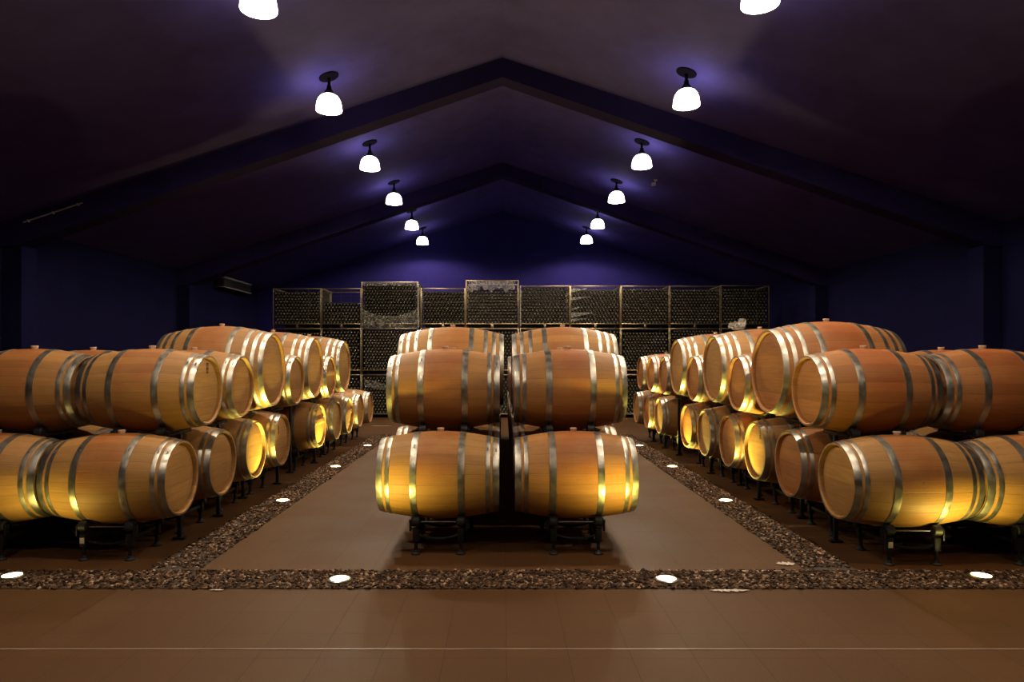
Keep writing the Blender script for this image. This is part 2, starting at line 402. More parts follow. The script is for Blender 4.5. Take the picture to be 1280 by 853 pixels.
# ------------------------------------------------------------------ barrels
class Kind: pass
def barrel_kind(L, RB, RH, hoops, t):
    kd = Kind(); kd.L, kd.RB, kd.RH = L, RB, RH
    def R(x):
        return RB - (RB - RH) * abs(2 * x / L) ** 1.9
    kd.R = R
    ns, nx = 72, 28
    bm = bmesh.new()
    prof = [(-L / 2 + .055, RH - t - .004), (-L / 2 + .055, RH - t), (-L / 2 + .006, RH - t * .62), (-L / 2, RH - t * .45), (-L / 2, RH - .004)]
    for i in range(nx + 1):
        x = -L / 2 + .004 + (L - .008) * i / nx
        prof.append((x, R(x)))
    prof += [(L / 2, RH - .004), (L / 2, RH - t * .45), (L / 2 - .006, RH - t * .62), (L / 2 - .055, RH - t), (L / 2 - .055, RH - t - .004)]
    lathe(bm, prof, ns)
    kd.staves = mesh_from('staves', bm, angle=50); kd.staves.materials.append(M['staves'])
    bm = bmesh.new(); rh = RH - t + .001
    lathe(bm, [(-.012, 0), (-.012, rh * .5), (-.012, rh - .012), (-.006, rh), (.006, rh), (.012, rh - .012), (.012, rh * .5), (.012, 0)], ns)
    kd.head = mesh_from('barrel_head', bm); kd.head.materials.append(M['head'])
    kd.hoops = []
    for sgn in (-1, 1):
        for a, b in hoops:
            bm = bmesh.new()
            xs = [sgn * (L / 2 - a * L - (b - a) * L * i / 5) for i in range(6)]
            out = [(x, R(x) + .0035 + (.0006 if 0 < i < 5 else 0)) for i, x in enumerate(xs)]
            inn = [(x, R(x) - .004) for x in reversed(xs)]
            lathe(bm, out + inn, ns, closed=True)
            # overlap joint and rivets, turned towards the side
            xm = (xs[0] + xs[-1]) / 2; r0 = R(xm) + .004; wd = abs(xs[-1] - xs[0]) * .5
            th = 2.3
            for da in (-.03, .03):
                c = Vector((xm, r0 * math.cos(th + da), r0 * math.sin(th + da)))
                d = Vector((0, math.cos(th + da), math.sin(th + da)))
                rod(bm, c, c + d * .004, .006, 8)
            me = mesh_from('hoop', bm, angle=40); me.materials.append(M['hoop']); kd.hoops.append(me)
    bm = bmesh.new()
    lathe(bm, [(-.02, 0), (-.02, .022), (.012, .026), (.024, .029), (.028, .026), (.028, 0)], 20, 'Z')
    kd.bung = mesh_from('bung', bm); kd.bung.materials.append(M['bung'])
    return kd

SMALL = barrel_kind(0.95, 0.350, 0.287, [(0.0, .050), (.074, .108), (.280, .333)], .027)
BIG = barrel_kind(1.14, 0.475, 0.388, [(0.0, .042), (.075, .108), (.155, .188), (.285, .328)], .032)

def build_barrel(kd, name):
    r = empty(name, '', 'barrel')
    h = link('staves', kd.staves, None, r, (0, 0, kd.RB))
    for s in (-1, 1):
        link('barrel_head', kd.head, None, r, (s * (kd.L / 2 - .040), 0, kd.RB), (0, 0, 0 if s > 0 else PI))
    for me in kd.hoops: link('hoop', me, None, r, (0, 0, kd.RB))
    link('bung', kd.bung, None, r, (0, 0, 2 * kd.RB - .002))
    return r
PROTO = {}
ALL_BARRELS = []
def barrel(kd, x, y, zc, rz, label, group, tint=(1, 1, 1), name=None):
    key = id(kd); name = name or ('wine_barrel' if kd is SMALL else 'large_wine_cask')
    loc = (x, y, zc - kd.RB)
    if key not in PROTO:
        r = build_barrel(kd, name); PROTO[key] = r
        r.location = loc; r.rotation_euler = (0, 0, rz); r['label'] = label; r['group'] = group
    else:
        r = duplicate(PROTO[key], loc, rz, label, group)
    v = rnd.uniform(.93, 1.07)
    for c in r.children:
        if not c.name.startswith(('hoop', 'bung')): c.color = (tint[0] * v, tint[1] * v, tint[2] * v, 1)
    ALL_BARRELS.append(r)
    return r

# ------------------------------------------------------------------ roller stands
LOWZ, UPZ = 0.59, 1.26           # barrel axis heights
UPZB = 1.405
DX = 0.175
def roller_pair_geo(kd, zc):
    """y offset and height (above floor) of rollers that just touch the barrel"""
    R = kd.R(DX); rr = .040; d = R + rr + .0075
    dy = .20 if kd is SMALL else .225
    return dy, zc - math.sqrt(d * d - dy * dy), rr

STAND_PARTS = {}
def stand(kind, kd, x, y, zc, ypost, label, group):
    """kind 'low' : four legs with feet; 'high' : two posts between the lower barrels and cradle beams"""
    root = empty('roller_stand', label, 'barrel rack', (x, y, 0), 0, group)
    dy, zr, rr = roller_pair_geo(kd, zc)
    key = (kind, kd is SMALL)
    if key not in STAND_PARTS:
        P = {}
        bm = bmesh.new(); lathe(bm, [(-.034, 0), (-.034, rr * .72), (-.026, rr), (.026, rr), (.034, rr * .72), (.034, 0)], 20)
        P['roller'] = mesh_from('roller', bm)
        bm = bmesh.new(); box(bm, -.006, .006, -.026, .026, -.075 if kind == 'low' else -.024, .010, .003); rod(bm, (-.015, 0, 0), (.010, 0, 0), .012, 10)
        P['bracket'] = mesh_from('bracket', bm)
        if kind == 'low':
            bm = bmesh.new(); rod(bm, (0, 0, .03), (0, 0, zr - .06), .015, 12); box(bm, -.024, .024, -.022, .022, zr - .155, zr - .055, .004)
            P['leg'] = mesh_from('leg', bm)
            bm = bmesh.new(); lathe(bm, [(0, 0), (0, .038), (.008, .038), (.018, .022), (.034, .019), (.034, 0)], 18, 'Z')
            P['foot'] = mesh_from('foot', bm)
            bm = bmesh.new(); box(bm, -.014, .014, -dy + .02, dy - .02, zr - .115, zr - .085, .003)
            P['side_rail'] = mesh_from('side_rail', bm)
            bm = bmesh.new(); n = 14
            for i in range(n):
                a, b = -DX + 2 * DX * i / n, -DX + 2 * DX * (i + 1) / n
                f = lambda t: zr - .10 - .035 * (1 - (t / DX) ** 2)
                rod(bm, (a, 0, f(a)), (b, 0, f(b)), .011, 8)
            P['cross_bar'] = mesh_from('cross_bar', bm)
            bm = bmesh.new(); rod(bm, (-DX + .02, 0, 0), (DX - .02, 0, 0), .005, 8)
            P['axle_rod'] = mesh_from('axle_rod', bm)
        STAND_PARTS[key] = P
    P = STAND_PARTS[key]
    for sx in (-1, 1):
        for sy in (-1, 1):
            r = link('roller', P['roller'], M['rubber'], root, (sx * DX, sy * dy, zr))
            link('bracket', P['bracket'], M['steel'], r, (sx * .043, 0, 0), (0, 0, 0 if sx > 0 else PI))
    if kind == 'low':
        for sx in (-1, 1):
            for sy in (-1, 1):
                l = link('leg', P['leg'], M['steel'], root, (sx * DX, sy * (dy + .0), 0))
                link('foot', P['foot'], M['rubber'], l, (0, 0, .001))
            link('side_rail', P['side_rail'], M['steel'], root, (sx * DX, 0, 0))
        for sy in (-1, 1):
            link('cross_bar', P['cross_bar'], M['steel'], root, (0, sy * dy, 0))
            link('axle_rod', P['axle_rod'], M['chrome'], root, (0, sy * (dy + .0), zr - .005))['label'] = 'bright plated axle rod'
    else:
        py = ypost - y
        for sx in (-1, 1):
            bx = sx * (DX + .054)
            bm = bmesh.new(); box(bm, -.016, .016, -.018, .018, .02, zr - .036, .004)
            p = link('post', mesh_from('post', bm), M['steel'], root, (bx, py, 0))
            bm = bmesh.new(); box(bm, -.05, .05, -.03, .03, .001, .02, .004)
            link('foot', mesh_from('foot', bm), M['steel'], p)
            lo, hi = min(-dy, py - .018) - .008, max(dy, py + .018) + .008
            bm = bmesh.new(); box(bm, -.010, .010, lo, hi, zr - .036, zr - .012, .004)
            link('cradle_beam', mesh_from('cradle_beam', bm), M['steel'], root, (bx, 0, 0))
        for sy in (-1, 1):
            bm = bmesh.new(); rod(bm, (-DX - .05, sy * dy, 0), (DX + .05, sy * dy, 0), .007, 8)
            link('axle_rod', mesh_from('axle_rod', bm), M['chrome'], root, (0, 0, zr - .030))['label'] = 'bright plated axle rod'
    return root

OAK = (1.0, 1.0, 1.0); RED = (1.0, .80, .74); GOLD = (1.06, 1.06, .95); DUSK = (.92, .88, .82)
ORD = ['nearest', 'second', 'third', 'fourth', 'fifth', 'sixth', 'seventh', 'eighth', 'ninth', 'tenth', 'eleventh']
XF = {-1: 2.52, 1: 2.55}
LEFT_LOW = [5.37, 6.16, 7.03, 7.87, None, 9.52, 10.37, 11.23, 12.15, 13.05]
RIGHT_LOW = [5.25, 6.09, 6.95, 7.78, 8.62, 9.46, None, 11.15, 12.02, 12.95]
LEFT_UP = [('s', 5.76), ('s', 6.58), ('b', 7.45), ('s', 8.28), ('b', 9.105), ('s', 9.945), ('b', 10.80)]
RIGHT_UP = [('s', 5.665), ('b', 6.515), ('s', 7.365), ('b', 8.20), ('s', 9.04), ('b', 9.90), ('s', 10.735), ('s', 11.59), ('s', 12.48)]
WORD = {-1: 'left', 1: 'right'}
MARKED = {}
def post_y(low, y):
    ys = [v for v in low if v is not None]
    mids = []
    for a, b in zip(ys, ys[1:]): mids += [(a + b) / 2] if b - a < 1.2 else [a + .42, b - .42]
    return min(mids, key=lambda v: abs(v - y))
for s, low, up in ((-1, LEFT_LOW, LEFT_UP), (1, RIGHT_LOW, RIGHT_UP)):
    side = WORD[s]; k = -1; total = len([v for v in low if v])
    for y in low:
        if y is None: continue
        k += 1
        o = ORD[k] if k < total - 1 else 'farthest'
        shine = {(-1, 2): 'golden lit head', (-1, 4): 'golden lit head with crossbar', (-1, 6): 'bright head with crossbar',
                 (1, 2): 'golden lit stamped head', (1, 4): 'half lit yellow head', (1, 6): 'bright yellow head'}.get((s, k), 'round oak head')
        lab = 'oak barrel with %s, %s on the bottom tier, %s aisle' % (shine, o, side)
        jx = rnd.uniform(-.015, .015)
        cx = s * (XF[s] + jx + SMALL.L / 2)
        rz = (0 if s < 0 else PI) + rnd.uniform(-.012, .012)
        tn = (OAK if rnd.random() < .5 else GOLD) if s < 0 else (OAK if k % 2 == 0 else RED)
        if k == 0: tn = GOLD
        b = barrel(SMALL, cx, y, LOWZ, rz, lab, '%s row barrels, bottom tier' % side, tn)
        MARKED[(s, 'low', k)] = b
        stand('low', SMALL, cx, y, LOWZ, None, 'black roller stand under the %s bottom barrel along the %s aisle' % (o, side), 'low roller stands')
        if k < 4:
            cx2 = s * (XF[s] + .97 + SMALL.L / 2 + rnd.uniform(0, .015))
            lab = 'oak barrel on the bottom tier, end to end behind the %s %s-aisle barrel' % (o, side)
            barrel(SMALL, cx2, y, LOWZ, rz, lab, '%s outer barrels, bottom tier' % side, OAK if s < 0 else GOLD)
            stand('low', SMALL, cx2, y, LOWZ, None, 'black roller stand under the outer bottom barrel, %s from front, %s block' % (o, side), 'low roller stands')
    ns = nb = -1
    nst = len([1 for t, _ in up if t == 's']); nbt = len([1 for t, _ in up if t == 'b'])
    for i, (t, y) in enumerate(up):
        kd = SMALL if t == 's' else BIG
        if t == 's':
            ns += 1; o = ORD[ns] if ns < nst - 1 else 'farthest'
            lab = 'standard oak barrel on the top tier, %s standard one along the %s aisle' % (o, side)
        else:
            nb += 1; o = ORD[nb] if nb < nbt - 1 else 'farthest'
            lab = 'large fat eight-hooped oak cask, %s big cask on the top tier, %s aisle' % (o, side)
        cx = s * (XF[s] - .03 + rnd.uniform(-.012, .012) + kd.L / 2) if t == 's' else s * (XF[s] - .03 + kd.L / 2)
        rz = (0 if s < 0 else PI) + rnd.uniform(-.012, .012)
        tn = (OAK, DUSK)[i % 2] if s < 0 else RED
        if s > 0 and i in (3, 5): tn = OAK
        b = barrel(kd, cx, y, UPZ if t == 's' else UPZB, rz, lab, '%s row casks, top tier' % side, tn)
        MARKED[(s, 'up', i)] = b
        stand('high', kd, cx, y, UPZ if t == 's' else UPZB, post_y(low, y), 'tall black roller stand under the %s %s top cask, %s aisle' % (o, 'standard' if t == 's' else 'large', side), 'tall roller stands')
        if t == 's' and i < 2 or (s > 0 and i == 2):
            yy = y if not (s > 0 and i == 2) else 6.51
            cx2 = s * (XF[s] + .95 + SMALL.L / 2 + rnd.uniform(0, .01) - (0.0))
            if s > 0 and i == 2: cx2 = s * (XF[s] + 1.16 + SMALL.L / 2)
            o2 = ('front', 'second')[0 if i == 0 else 1]
            barrel(SMALL, cx2, yy, UPZ, rz, 'oak wine barrel on the top tier, %s one of the outer column, %s block' % (o2, side), '%s outer barrels, top tier' % side, DUSK if s < 0 else RED)
            stand('high', SMALL, cx2, yy, UPZ, post_y(low, yy), 'tall black roller stand under the %s outer top barrel, %s block' % (o2, side), 'tall roller stands')
# centre block, with unseen rear rows added so its middle gap stays dark
for s, xe in ((-1, -0.025), (1, 0.10)):
    side = WORD[s]
    for k, y in enumerate((5.53, 6.42, 7.23, 8.09, 8.93, 9.77, 10.61, 11.45, 12.29, 13.13)):
        cx = xe + s * SMALL.L / 2
        o = ('front', 'second', 'third', 'fourth', 'fifth', 'sixth', 'seventh', 'eighth', 'ninth', 'tenth')[k]
        barrel(SMALL, cx, y, LOWZ, (0 if s < 0 else PI) + rnd.uniform(-.008, .008), 'oak wine barrel on the bottom tier of the centre stack, %s row, %s one' % (o, side), 'centre stack barrels, bottom tier', GOLD if s < 0 else (1.05, .95, .84))
        stand('low', SMALL, cx, y, LOWZ, None, 'black roller stand under the bottom centre barrel, %s row, %s one' % (o, side), 'low roller stands')
    for k, (t, y) in enumerate((('s', 6.00), ('s', 6.825), ('b', 7.66), ('s', 8.51), ('s', 9.35), ('s', 10.19), ('s', 11.03), ('s', 11.87), ('s', 12.71))):
        kd = SMALL if t == 's' else BIG
        xo = xe if t == 's' else (.015 if s < 0 else 0.105)
        cx = xo + s * kd.L / 2
        o = ('front', 'second', '', 'third', 'fourth', 'fifth', 'sixth', 'seventh', 'eighth')[k]
        lab = 'standard oak barrel on the top tier of the centre stack, %s row, %s one' % (o, side) if t == 's' else 'large pale oak cask crowning the back of the centre stack, %s one' % side
        barrel(kd, cx, y, UPZ if t == 's' else UPZB, (0 if s < 0 else PI) + rnd.uniform(-.006, .006), lab, 'centre stack casks, top tier', (1.0, .93, .86) if t == 's' else GOLD)
        yp = 5.975 if k == 0 else y
        stand('high', kd, cx, y, UPZ if t == 's' else UPZB, yp, 'tall black roller stand under the %s top cask of the centre stack, %s one' % (o or 'large', side), 'tall roller stands')

# marks and crossbars on some heads (all sit on the recessed head, 28 mm inside the chime)
def head_x(kd): return kd.L / 2 - .028
def head_bar(b, kd):
    w, r = .045, kd.RH - .035
    bm = bmesh.new(); hw = math.sqrt(r * r - .1 ** 2) - .004
    box(bm, 0, .018, -hw, hw, .02, .095, .004)
    for yy in (-hw + .04, hw - .04): rod(bm, (.017, yy, .055), (.024, yy, .055), .012, 10)
    link('head_bar', mesh_from('head_bar', bm), M['head'], b, (head_x(kd) + .0005, 0, kd.RB))['label'] = 'wooden crossbar pegged over the head'
for key in ((-1, 'low', 4), (-1, 'low', 6)): head_bar(MARKED[key], SMALL)
head_bar(MARKED[(-1, 'up', 5)], SMALL)
def stamp(b, kd, kind, y, z):
    bm = bmesh.new()
    if kind == 'frame':
        for a in ((-.018, .018, .034, .044), (-.018, .018, -.044, -.034), (-.018, -.008, -.044, .044), (.008, .018, -.044, .044), (-.012, .012, -.012, .002)):
            box(bm, 0, .001, a[0], a[1], a[2], a[3])
    elif kind == 'slit':
        box(bm, 0, .001, -.012, .012, -.05, .05)
    else:
        for cz, R1 in ((.024, .021), (-.026, .026)):
            n = 20; o1 = [bm.verts.new((.001, R1 * .85 * math.cos(2 * PI * i / n), cz + R1 * math.sin(2 * PI * i / n))) for i in range(n)]
            o2 = [bm.verts.new((.001, R1 * .34 * math.cos(2 * PI * i / n), cz + R1 * .40 * math.sin(2 * PI * i / n))) for i in range(n)]
            for i in range(n): bm.faces.new((o1[i], o1[(i + 1) % n], o2[(i + 1) % n], o2[i]))
    link('stamp_mark', mesh_from('stamp_mark', bm, False), M['stamp'], b, (head_x(kd) + .0006, y, kd.RB + z))['label'] = 'black stamped mark on the head'
stamp(MARKED[(-1, 'up', 0)], SMALL, 'frame', .035, .185)
stamp(MARKED[(1, 'low', 2)], SMALL, 'eight', .09, .175)
stamp(MARKED[(-1, 'low', 3)], SMALL, 'slit', -.07, .12)

# cream plate on the leg of the front stands
def leg_plate(root):
    dy, zr, rr = roller_pair_geo(SMALL, LOWZ)
    bm = bmesh.new(); box(bm, -.017, .017, -.0015, .0015, -.022, .022, .001)
    link('plate', mesh_from('plate', bm), M['plate'], root, (-DX, -dy - .0245, zr - .105))['label'] = 'small cream plate on the leg'
for o in [o for o in COL.objects if o.parent is None and o.get('category') == 'barrel rack']:
    if 'under the nearest bottom barrel' in o['label']: leg_plate(o)

# crumpled film lying on the second large cask of the right row
def crumple(bm, c, r, seed, n=2, sq=(1, 1, .6)):
    q = random.Random(seed)
    res = bmesh.ops.create_icosphere(bm, subdivisions=n, radius=1.0)
    for v in res['verts']:
        j = q.uniform(.55, 1.25)
        v.co = Vector((c[0] + v.co.x * r * sq[0] * j, c[1] + v.co.y * r * sq[1] * j, c[2] + v.co.z * r * sq[2] * j))
bm = bmesh.new(); crumple(bm, (0, 0, .05), .085, 3, 3, (1.2, .8, .6)); crumple(bm, (.07, .01, .09), .06, 5, 3, (.8, .7, .8))
film = link('crumpled_film', mesh_from('crumpled_film', bm, False), M['bunch'], loc=(2.83, 8.24, UPZB + .452))
zmin = min(v.co.z for v in film.data.vertices)
film.location.z = UPZB + BIG.R(.27) + .004 - zmin
tag(film, 'crumpled grey plastic film lying on a large right-row cask beside the bung', 'plastic film')

# ------------------------------------------------------------------ pendant lamps
def build_lamp(label):
    r = empty('ceiling_lamp', label, 'lamp')
    bm = bmesh.new()
    outp = [(.108, .056), (.104, .082), (.084, .116), (.050, .143), (.005, .161), (-.055, .171), (-.098, .176), (-.110, .174)]
    inn = [(-.108, .169), (-.055, .164), (.005, .154), (.047, .136), (.080, .109), (.099, .056)]
    lathe(bm, outp + inn, 40, 'Z', closed=True)
    link('lamp_shade', mesh_from('lamp_shade', bm), M['shade'], r, (0, 0, .14))
    bm = bmesh.new(); lathe(bm, [(.09, 0), (.09, .062), (.15, .060), (.185, .032), (.225, .03), (.225, 0)], 24, 'Z')
    link('lamp_housing', mesh_from('lamp_housing', bm), M['housing'], r, (0, 0, .14))
    bm = bmesh.new(); lathe(bm, [(.22, 0), (.22, .020), (.375, .020), (.375, .0)], 16, 'Z')
    link('stem', mesh_from('stem', bm), M['housing'], r, (0, 0, .14))
    bm = bmesh.new(); lathe(bm, [(-.012, 0), (-.012, .10), (.0, .135), (.012, .135), (.012, 0)], 28, 'Z')
    p = link('ceiling_plate_shadow', mesh_from('ceiling_plate_shadow', bm), M['housing'], r)  # mount disc, its dark face painted as the lamp's shadow on the ceiling
    bm = bmesh.new(); lathe(bm, [(-.045, 0), (-.035, .03), (0, .045), (.04, .035), (.09, .02), (.12, .02), (.12, 0)], 18, 'Z')
    link('bulb', mesh_from('bulb', bm), M['bulb'], r, (0, 0, .14))
    return r
LAMPY = {-1: [1.1, 3.8, 6.58, 9.25, 12.1, 14.8, 17.7, 20.05], 1: [1.1, 3.8, 6.46, 9.05, 11.95, 14.6, 17.5, 19.8]}
LX = {-1: 2.35, 1: 2.44}
names = ['', '', 'first', 'second', 'third', 'fourth', 'fifth', 'farthest']
LAMP_W = 290.0
lamp0 = None
for s in (-1, 1):
    for i, y in enumerate(LAMPY[s]):
        x = s * LX[s]
        zc = 1.53 + (3.465 if s < 0 else 3.455)
        lab = ('lit white dome lamp over the %s aisle, %s in view counting inward' % (WORD[s], names[i])) if i > 1 else \
              'lit white dome lamp over the %s aisle, %s the viewpoint' % (WORD[s], 'just above' if i == 0 else 'in front of')
        if lamp0 is None: lamp0 = build_lamp(lab); r = lamp0
        else: r = duplicate(lamp0, (0, 0, 0), 0, lab)
        r.location = (x, y, zc - .14); r['group'] = 'dome lamps under the ceiling'; r['category'] = 'lamp'
        for c in r.children:
            if c.name.startswith('ceiling_plate_shadow'):
                c.location = (0, 0, roof_z(x) - (zc - .14) - .014); c.rotation_euler = (0, math.atan(PITCH) * s, 0)
            if c.name.startswith('stem'):
                c.scale = (1, 1, 1)
        ld = bpy.data.lights.new('lamp_light', 'POINT'); ld.energy = LAMP_W * (.68 if i < 2 else 1.0); ld.color = (1.0, .80, .56); ld.shadow_soft_size = .03
        lo = bpy.data.objects.new('lamp_light', ld); COL.objects.link(lo); lo.location = (x, y, zc - .048)

# ------------------------------------------------------------------ recessed floor lights
fl0 = None
TILT = {(False, 7.3): .12, (True, 7.3): .18, (True, 9.6): .50, (False, 9.6): .08, (False, 11.9): .55, (True, 11.9): .58}
for x, y, where in LIGHTS:
    lab = 'round lit floor light %s' % where
    if fl0 is None:
        fl0 = empty('floor_light', lab, 'floor light', (x, y, .0045), 0, 'lit floor lights in the gravel strips')
        bm = bmesh.new(); lathe(bm, [(.0, .062), (.0, .082), (.008, .080), (.013, .072), (.013, .062)], 36, 'Z', closed=True)
        link('trim_ring', mesh_from('trim_ring', bm), M['ring'], fl0)
        bm = bmesh.new(); lathe(bm, [(.001, 0), (.001, .062), (.010, .062), (.0135, .04), (.0145, 0)], 36, 'Z')
        link('lens', mesh_from('lens', bm), M['lens'], fl0)
    else:
        duplicate(fl0, (x, y, .0045), 0, lab)
    aisle, side_end = y > 5, abs(x) > 3
    ld = bpy.data.lights.new('floor_spot', 'SPOT'); ld.energy = 195.0 if aisle else ((34.0 if x < 0 else 50.0) if side_end else 205.0); ld.color = (1.0, .82, .15); ld.shadow_soft_size = .05
    ld.spot_size = math.radians(112 if aisle else 150); ld.spot_blend = 1.0
    lo = bpy.data.objects.new('floor_spot', ld); COL.objects.link(lo); lo.location = (x, y, .035); lo.rotation_euler = (PI + TILT.get((x > 0, round(y, 1)), 0.0), 0, 0)

# ------------------------------------------------------------------ bottle cages at the back
YC = 17.5
def cage(x0, x1, z0, z1, label, y0=YC, bars=6, edge=M['cage'], fill=None):
    w, d = x1 - x0, 1.0
    r = empty('bottle_cage', label, 'bottle cage', ((x0 + x1) / 2, y0, z0), 0, 'wire bottle cages stacked along the back wall')
    h = z1 - z0; b = .10; p = .022; hw = w / 2
    for sx in (-1, 1):
        for yy in (0, d - p):
            bm = bmesh.new(); xx = sorted((sx * hw, sx * (hw - p))); box(bm, xx[0], xx[1], yy, yy + p, .002, h - .002, .004)
            link('post', mesh_from('post', bm), edge, r)
    for nm, za, zb in (('top_rail', h - .030, h - .004), ('bottom_rail', b - .013, b + .013)):
        bm = bmesh.new()
        box(bm, -hw + p, hw - p, .002, p - .004, za, zb, .003); box(bm, -hw + p, hw - p, d - p + .004, d - .002, za, zb, .003)
        for sx in (-1, 1):
            xx = sorted((sx * (hw - .002), sx * (hw - p + .004))); box(bm, xx[0], xx[1], p, d - p, za, zb, .003)
        link(nm, mesh_from(nm, bm), edge, r)
    bm = bmesh.new(); box(bm, -hw + p, hw - p, p, d - p, b - .010, b + .006); box(bm, -hw + p, hw - p, d - p - .012, d - p, .004, b - .010)  # tray, plus an added rear skirt that keeps the gap between tiers dark
    link('base_tray', mesh_from('base_tray', bm), M['wire'], r)
    bm = bmesh.new(); box(bm, -.03, .03, .004, d - .004, .002, b - .014, .004)
    link('centre_skid', mesh_from('centre_skid', bm), edge, r)
    bm = bmesh.new(); box(bm, -hw + p + .004, hw - p - .004, d - p - .006, d - p, b + .008, min(fill, h - .04) if fill else h - .006)
    link('gap_shade_panel', mesh_from('gap_shade_panel', bm), M['darkslot'], r)  # added dark sheet, stands for the shade in the gaps between bottles
    bm = bmesh.new()
    for i in range(bars):
        z = b + .07 + (h - b - .12) * i / max(1, bars - 1)
        rod(bm, (-hw + p, .012, z), (hw - p, .012, z), .0036, 6)
    nv = 3
    for i in range(nv):
        x = -hw + p + (w - 2 * p) * (i + 1) / (nv + 1)
        rod(bm, (x, .020, b), (x, .020, h - .02), .002, 6)
    link('front_mesh', mesh_from('front_mesh', bm), M['wire'], r)
    for sx in (-1, 1):
        bm = bmesh.new()
        for i in range(6):
            z = b + .07 + (h - b - .12) * i / 5
            rod(bm, (sx * (hw - .012), p, z), (sx * (hw - .012), d - p, z), .004, 6)
        for i in range(5):
            y = p + (d - 2 * p) * (i + 1) / 6
            rod(bm, (sx * (hw - .006), y, b), (sx * (hw - .006), y, h - .02), .003, 6)
        link('side_mesh', mesh_from('side_mesh', bm), M['wire'], r)
    return r

BR = .0395
def bottle_prof(full=True):
    if full:
        return [(.022, 0), (.0205, .008), (.016, .017), (.008, .025), (0, .031), (.003, .0365), (.012, .0385), (.10, .0388), (.19, .0385), (.215, .034), (.235, .020), (.245, .0145), (.290, .0140), (.292, .0160), (.300, .0160), (.301, 0)]
    return [(.022, 0), (.018, .0125), (.009, .022), (0, .031), (.004, .0375), (.19, .0385), (.235, .018), (.300, .0145), (.300, 0)]
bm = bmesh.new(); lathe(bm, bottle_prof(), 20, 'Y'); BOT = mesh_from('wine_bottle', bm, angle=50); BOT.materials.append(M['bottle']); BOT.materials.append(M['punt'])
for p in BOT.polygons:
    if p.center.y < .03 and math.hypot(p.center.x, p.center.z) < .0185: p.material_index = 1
def bottle_spots(x0, x1, z0, z1, rows=None):
    """hexagonal packing of the front layer"""
    hw0, hw1 = x0 + .034 + BR + .004, x1 - .034 - BR - .004
    n = int((hw1 - hw0) / .0815) + 1
    pitch = (hw1 - hw0) / (n - 1)
    dz = pitch * .90
    z = z0 + .10 + .008 + BR; out = []; i = 0
    while z + BR < z1 - .036 and (rows is None or i < rows):
        sh = pitch / 2 if i % 2 else 0
        for k in range(n - (i % 2)):
            out.append((hw0 + sh + k * pitch, z))
        z += dz; i += 1
    return out

COLS = [(-5.89, -4.66, 3.335, 'far left end, unlit'), (-4.65, -3.63, 3.335, 'half empty'), (-3.62, -2.16, 3.50, 'wrapped in plastic'),
        (-2.10, -.95, 3.335, 'brass-edged'), (-.94, .42, 3.54, 'tallest'), (.45, 1.735, 3.397, 'right of the tallest'),
        (1.745, 3.035, 3.397, 'with torn film'), (3.045, 4.285, 3.397, 'dim'), (4.295, 5.595, 3.397, 'dark'), (5.605, 6.85, 3.41, 'far right end')]
TOPLAB = ['unlit wire bottle cage on top of the stack at the left end', 'dim half-filled wire bottle cage, second from the left on top',
          'top wire bottle cage swathed in clear plastic along its base', 'brass-edged top bottle cage just right of the plastic-swathed one',
          'tallest top bottle cage with plastic hanging inside its upper front', 'plain top bottle cage just right of the tallest one',
          'top bottle cage with torn shiny film on its left side', 'dim top bottle cage right of the one with torn film',
          'dark top bottle cage, second from the right end', 'dark top bottle cage at the right end of the stack']
COLW = ['first', 'second', 'third', 'fourth', 'fifth', 'sixth', 'seventh', 'eighth', 'ninth', 'last']
singles, stuff = [], []
CAGES = {}
for ci, (x0, x1, zt, _) in enumerate(COLS):
    for ti, (za, zb) in enumerate(((0.0, 1.12), (1.12, 2.31), (2.31, zt))):
        lab = TOPLAB[ci] if ti == 2 else 'wire bottle cage on the %s tier, %s column from the left' % (('bottom', 'middle')[ti], COLW[ci])
        if ti == 0 and ci == 2: lab = 'bottom wire bottle cage with loose plastic draped over it, third column'
        rows = None
        if ti == 2 and ci == 1: rows = 7
        if ti == 2 and ci == 4: rows = 12
        c = cage(x0, x1, za + .001, zb - .001, lab, fill=None if rows is None else .10 + rows * .074)
        CAGES[(ci, ti)] = c
        sp = bottle_spots(x0, x1, za, zb, rows)
        if ti == 2 and ci in (2, 3):
            singles.append((ci, sp))
        else:
            stuff += sp
nsing = 0
for ci, sp in singles:
    cap = 170 if ci == 2 else 300 - nsing
    sp = sorted(sp, key=lambda p: -p[1])
    lab = 'dark wine bottle lying base outward in the plastic-swathed top cage' if ci == 2 else 'dark wine bottle lying base outward in the brass-edged top cage'
    grp = 'bottles in the plastic-swathed top cage' if ci == 2 else 'bottles in the brass-edged top cage'
    for k, (x, z) in enumerate(sp):
        if k < cap:
            o = link('wine_bottle', BOT, None, None, (x, YC + .036, z)); tag(o, lab, 'bottle', grp); nsing += 1
        else: stuff.append((x, z))
verts, faces, punts = [], [], []
pf = bottle_prof(False); ns = 10
for x, z in stuff:
    b0 = len(verts); dyj = rnd.uniform(0, .012); a0 = rnd.uniform(0, 1)
    idx = []
    for a, r in pf:
        if r == 0: idx.append([len(verts)]); verts.append((x, YC + .036 + a + dyj, z))
        else:
            idx.append(list(range(len(verts), len(verts) + ns)))
            for k in range(ns): verts.append((x + r * math.cos(a0 + 2 * PI * k / ns), YC + .036 + a + dyj, z + r * math.sin(a0 + 2 * PI * k / ns)))
    for li, (A, B) in enumerate(zip(idx, idx[1:])):
        for k in range(ns):
            k2 = (k + 1) % ns
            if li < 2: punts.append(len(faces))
            if len(A) == 1: faces.append((A[0], B[k2], B[k]))
            elif len(B) == 1: faces.append((A[k], A[k2], B[0]))
            else: faces.append((A[k], A[k2], B[k2], B[k]))
me = bpy.data.meshes.new('wine_bottles'); me.from_pydata(verts, [], faces)
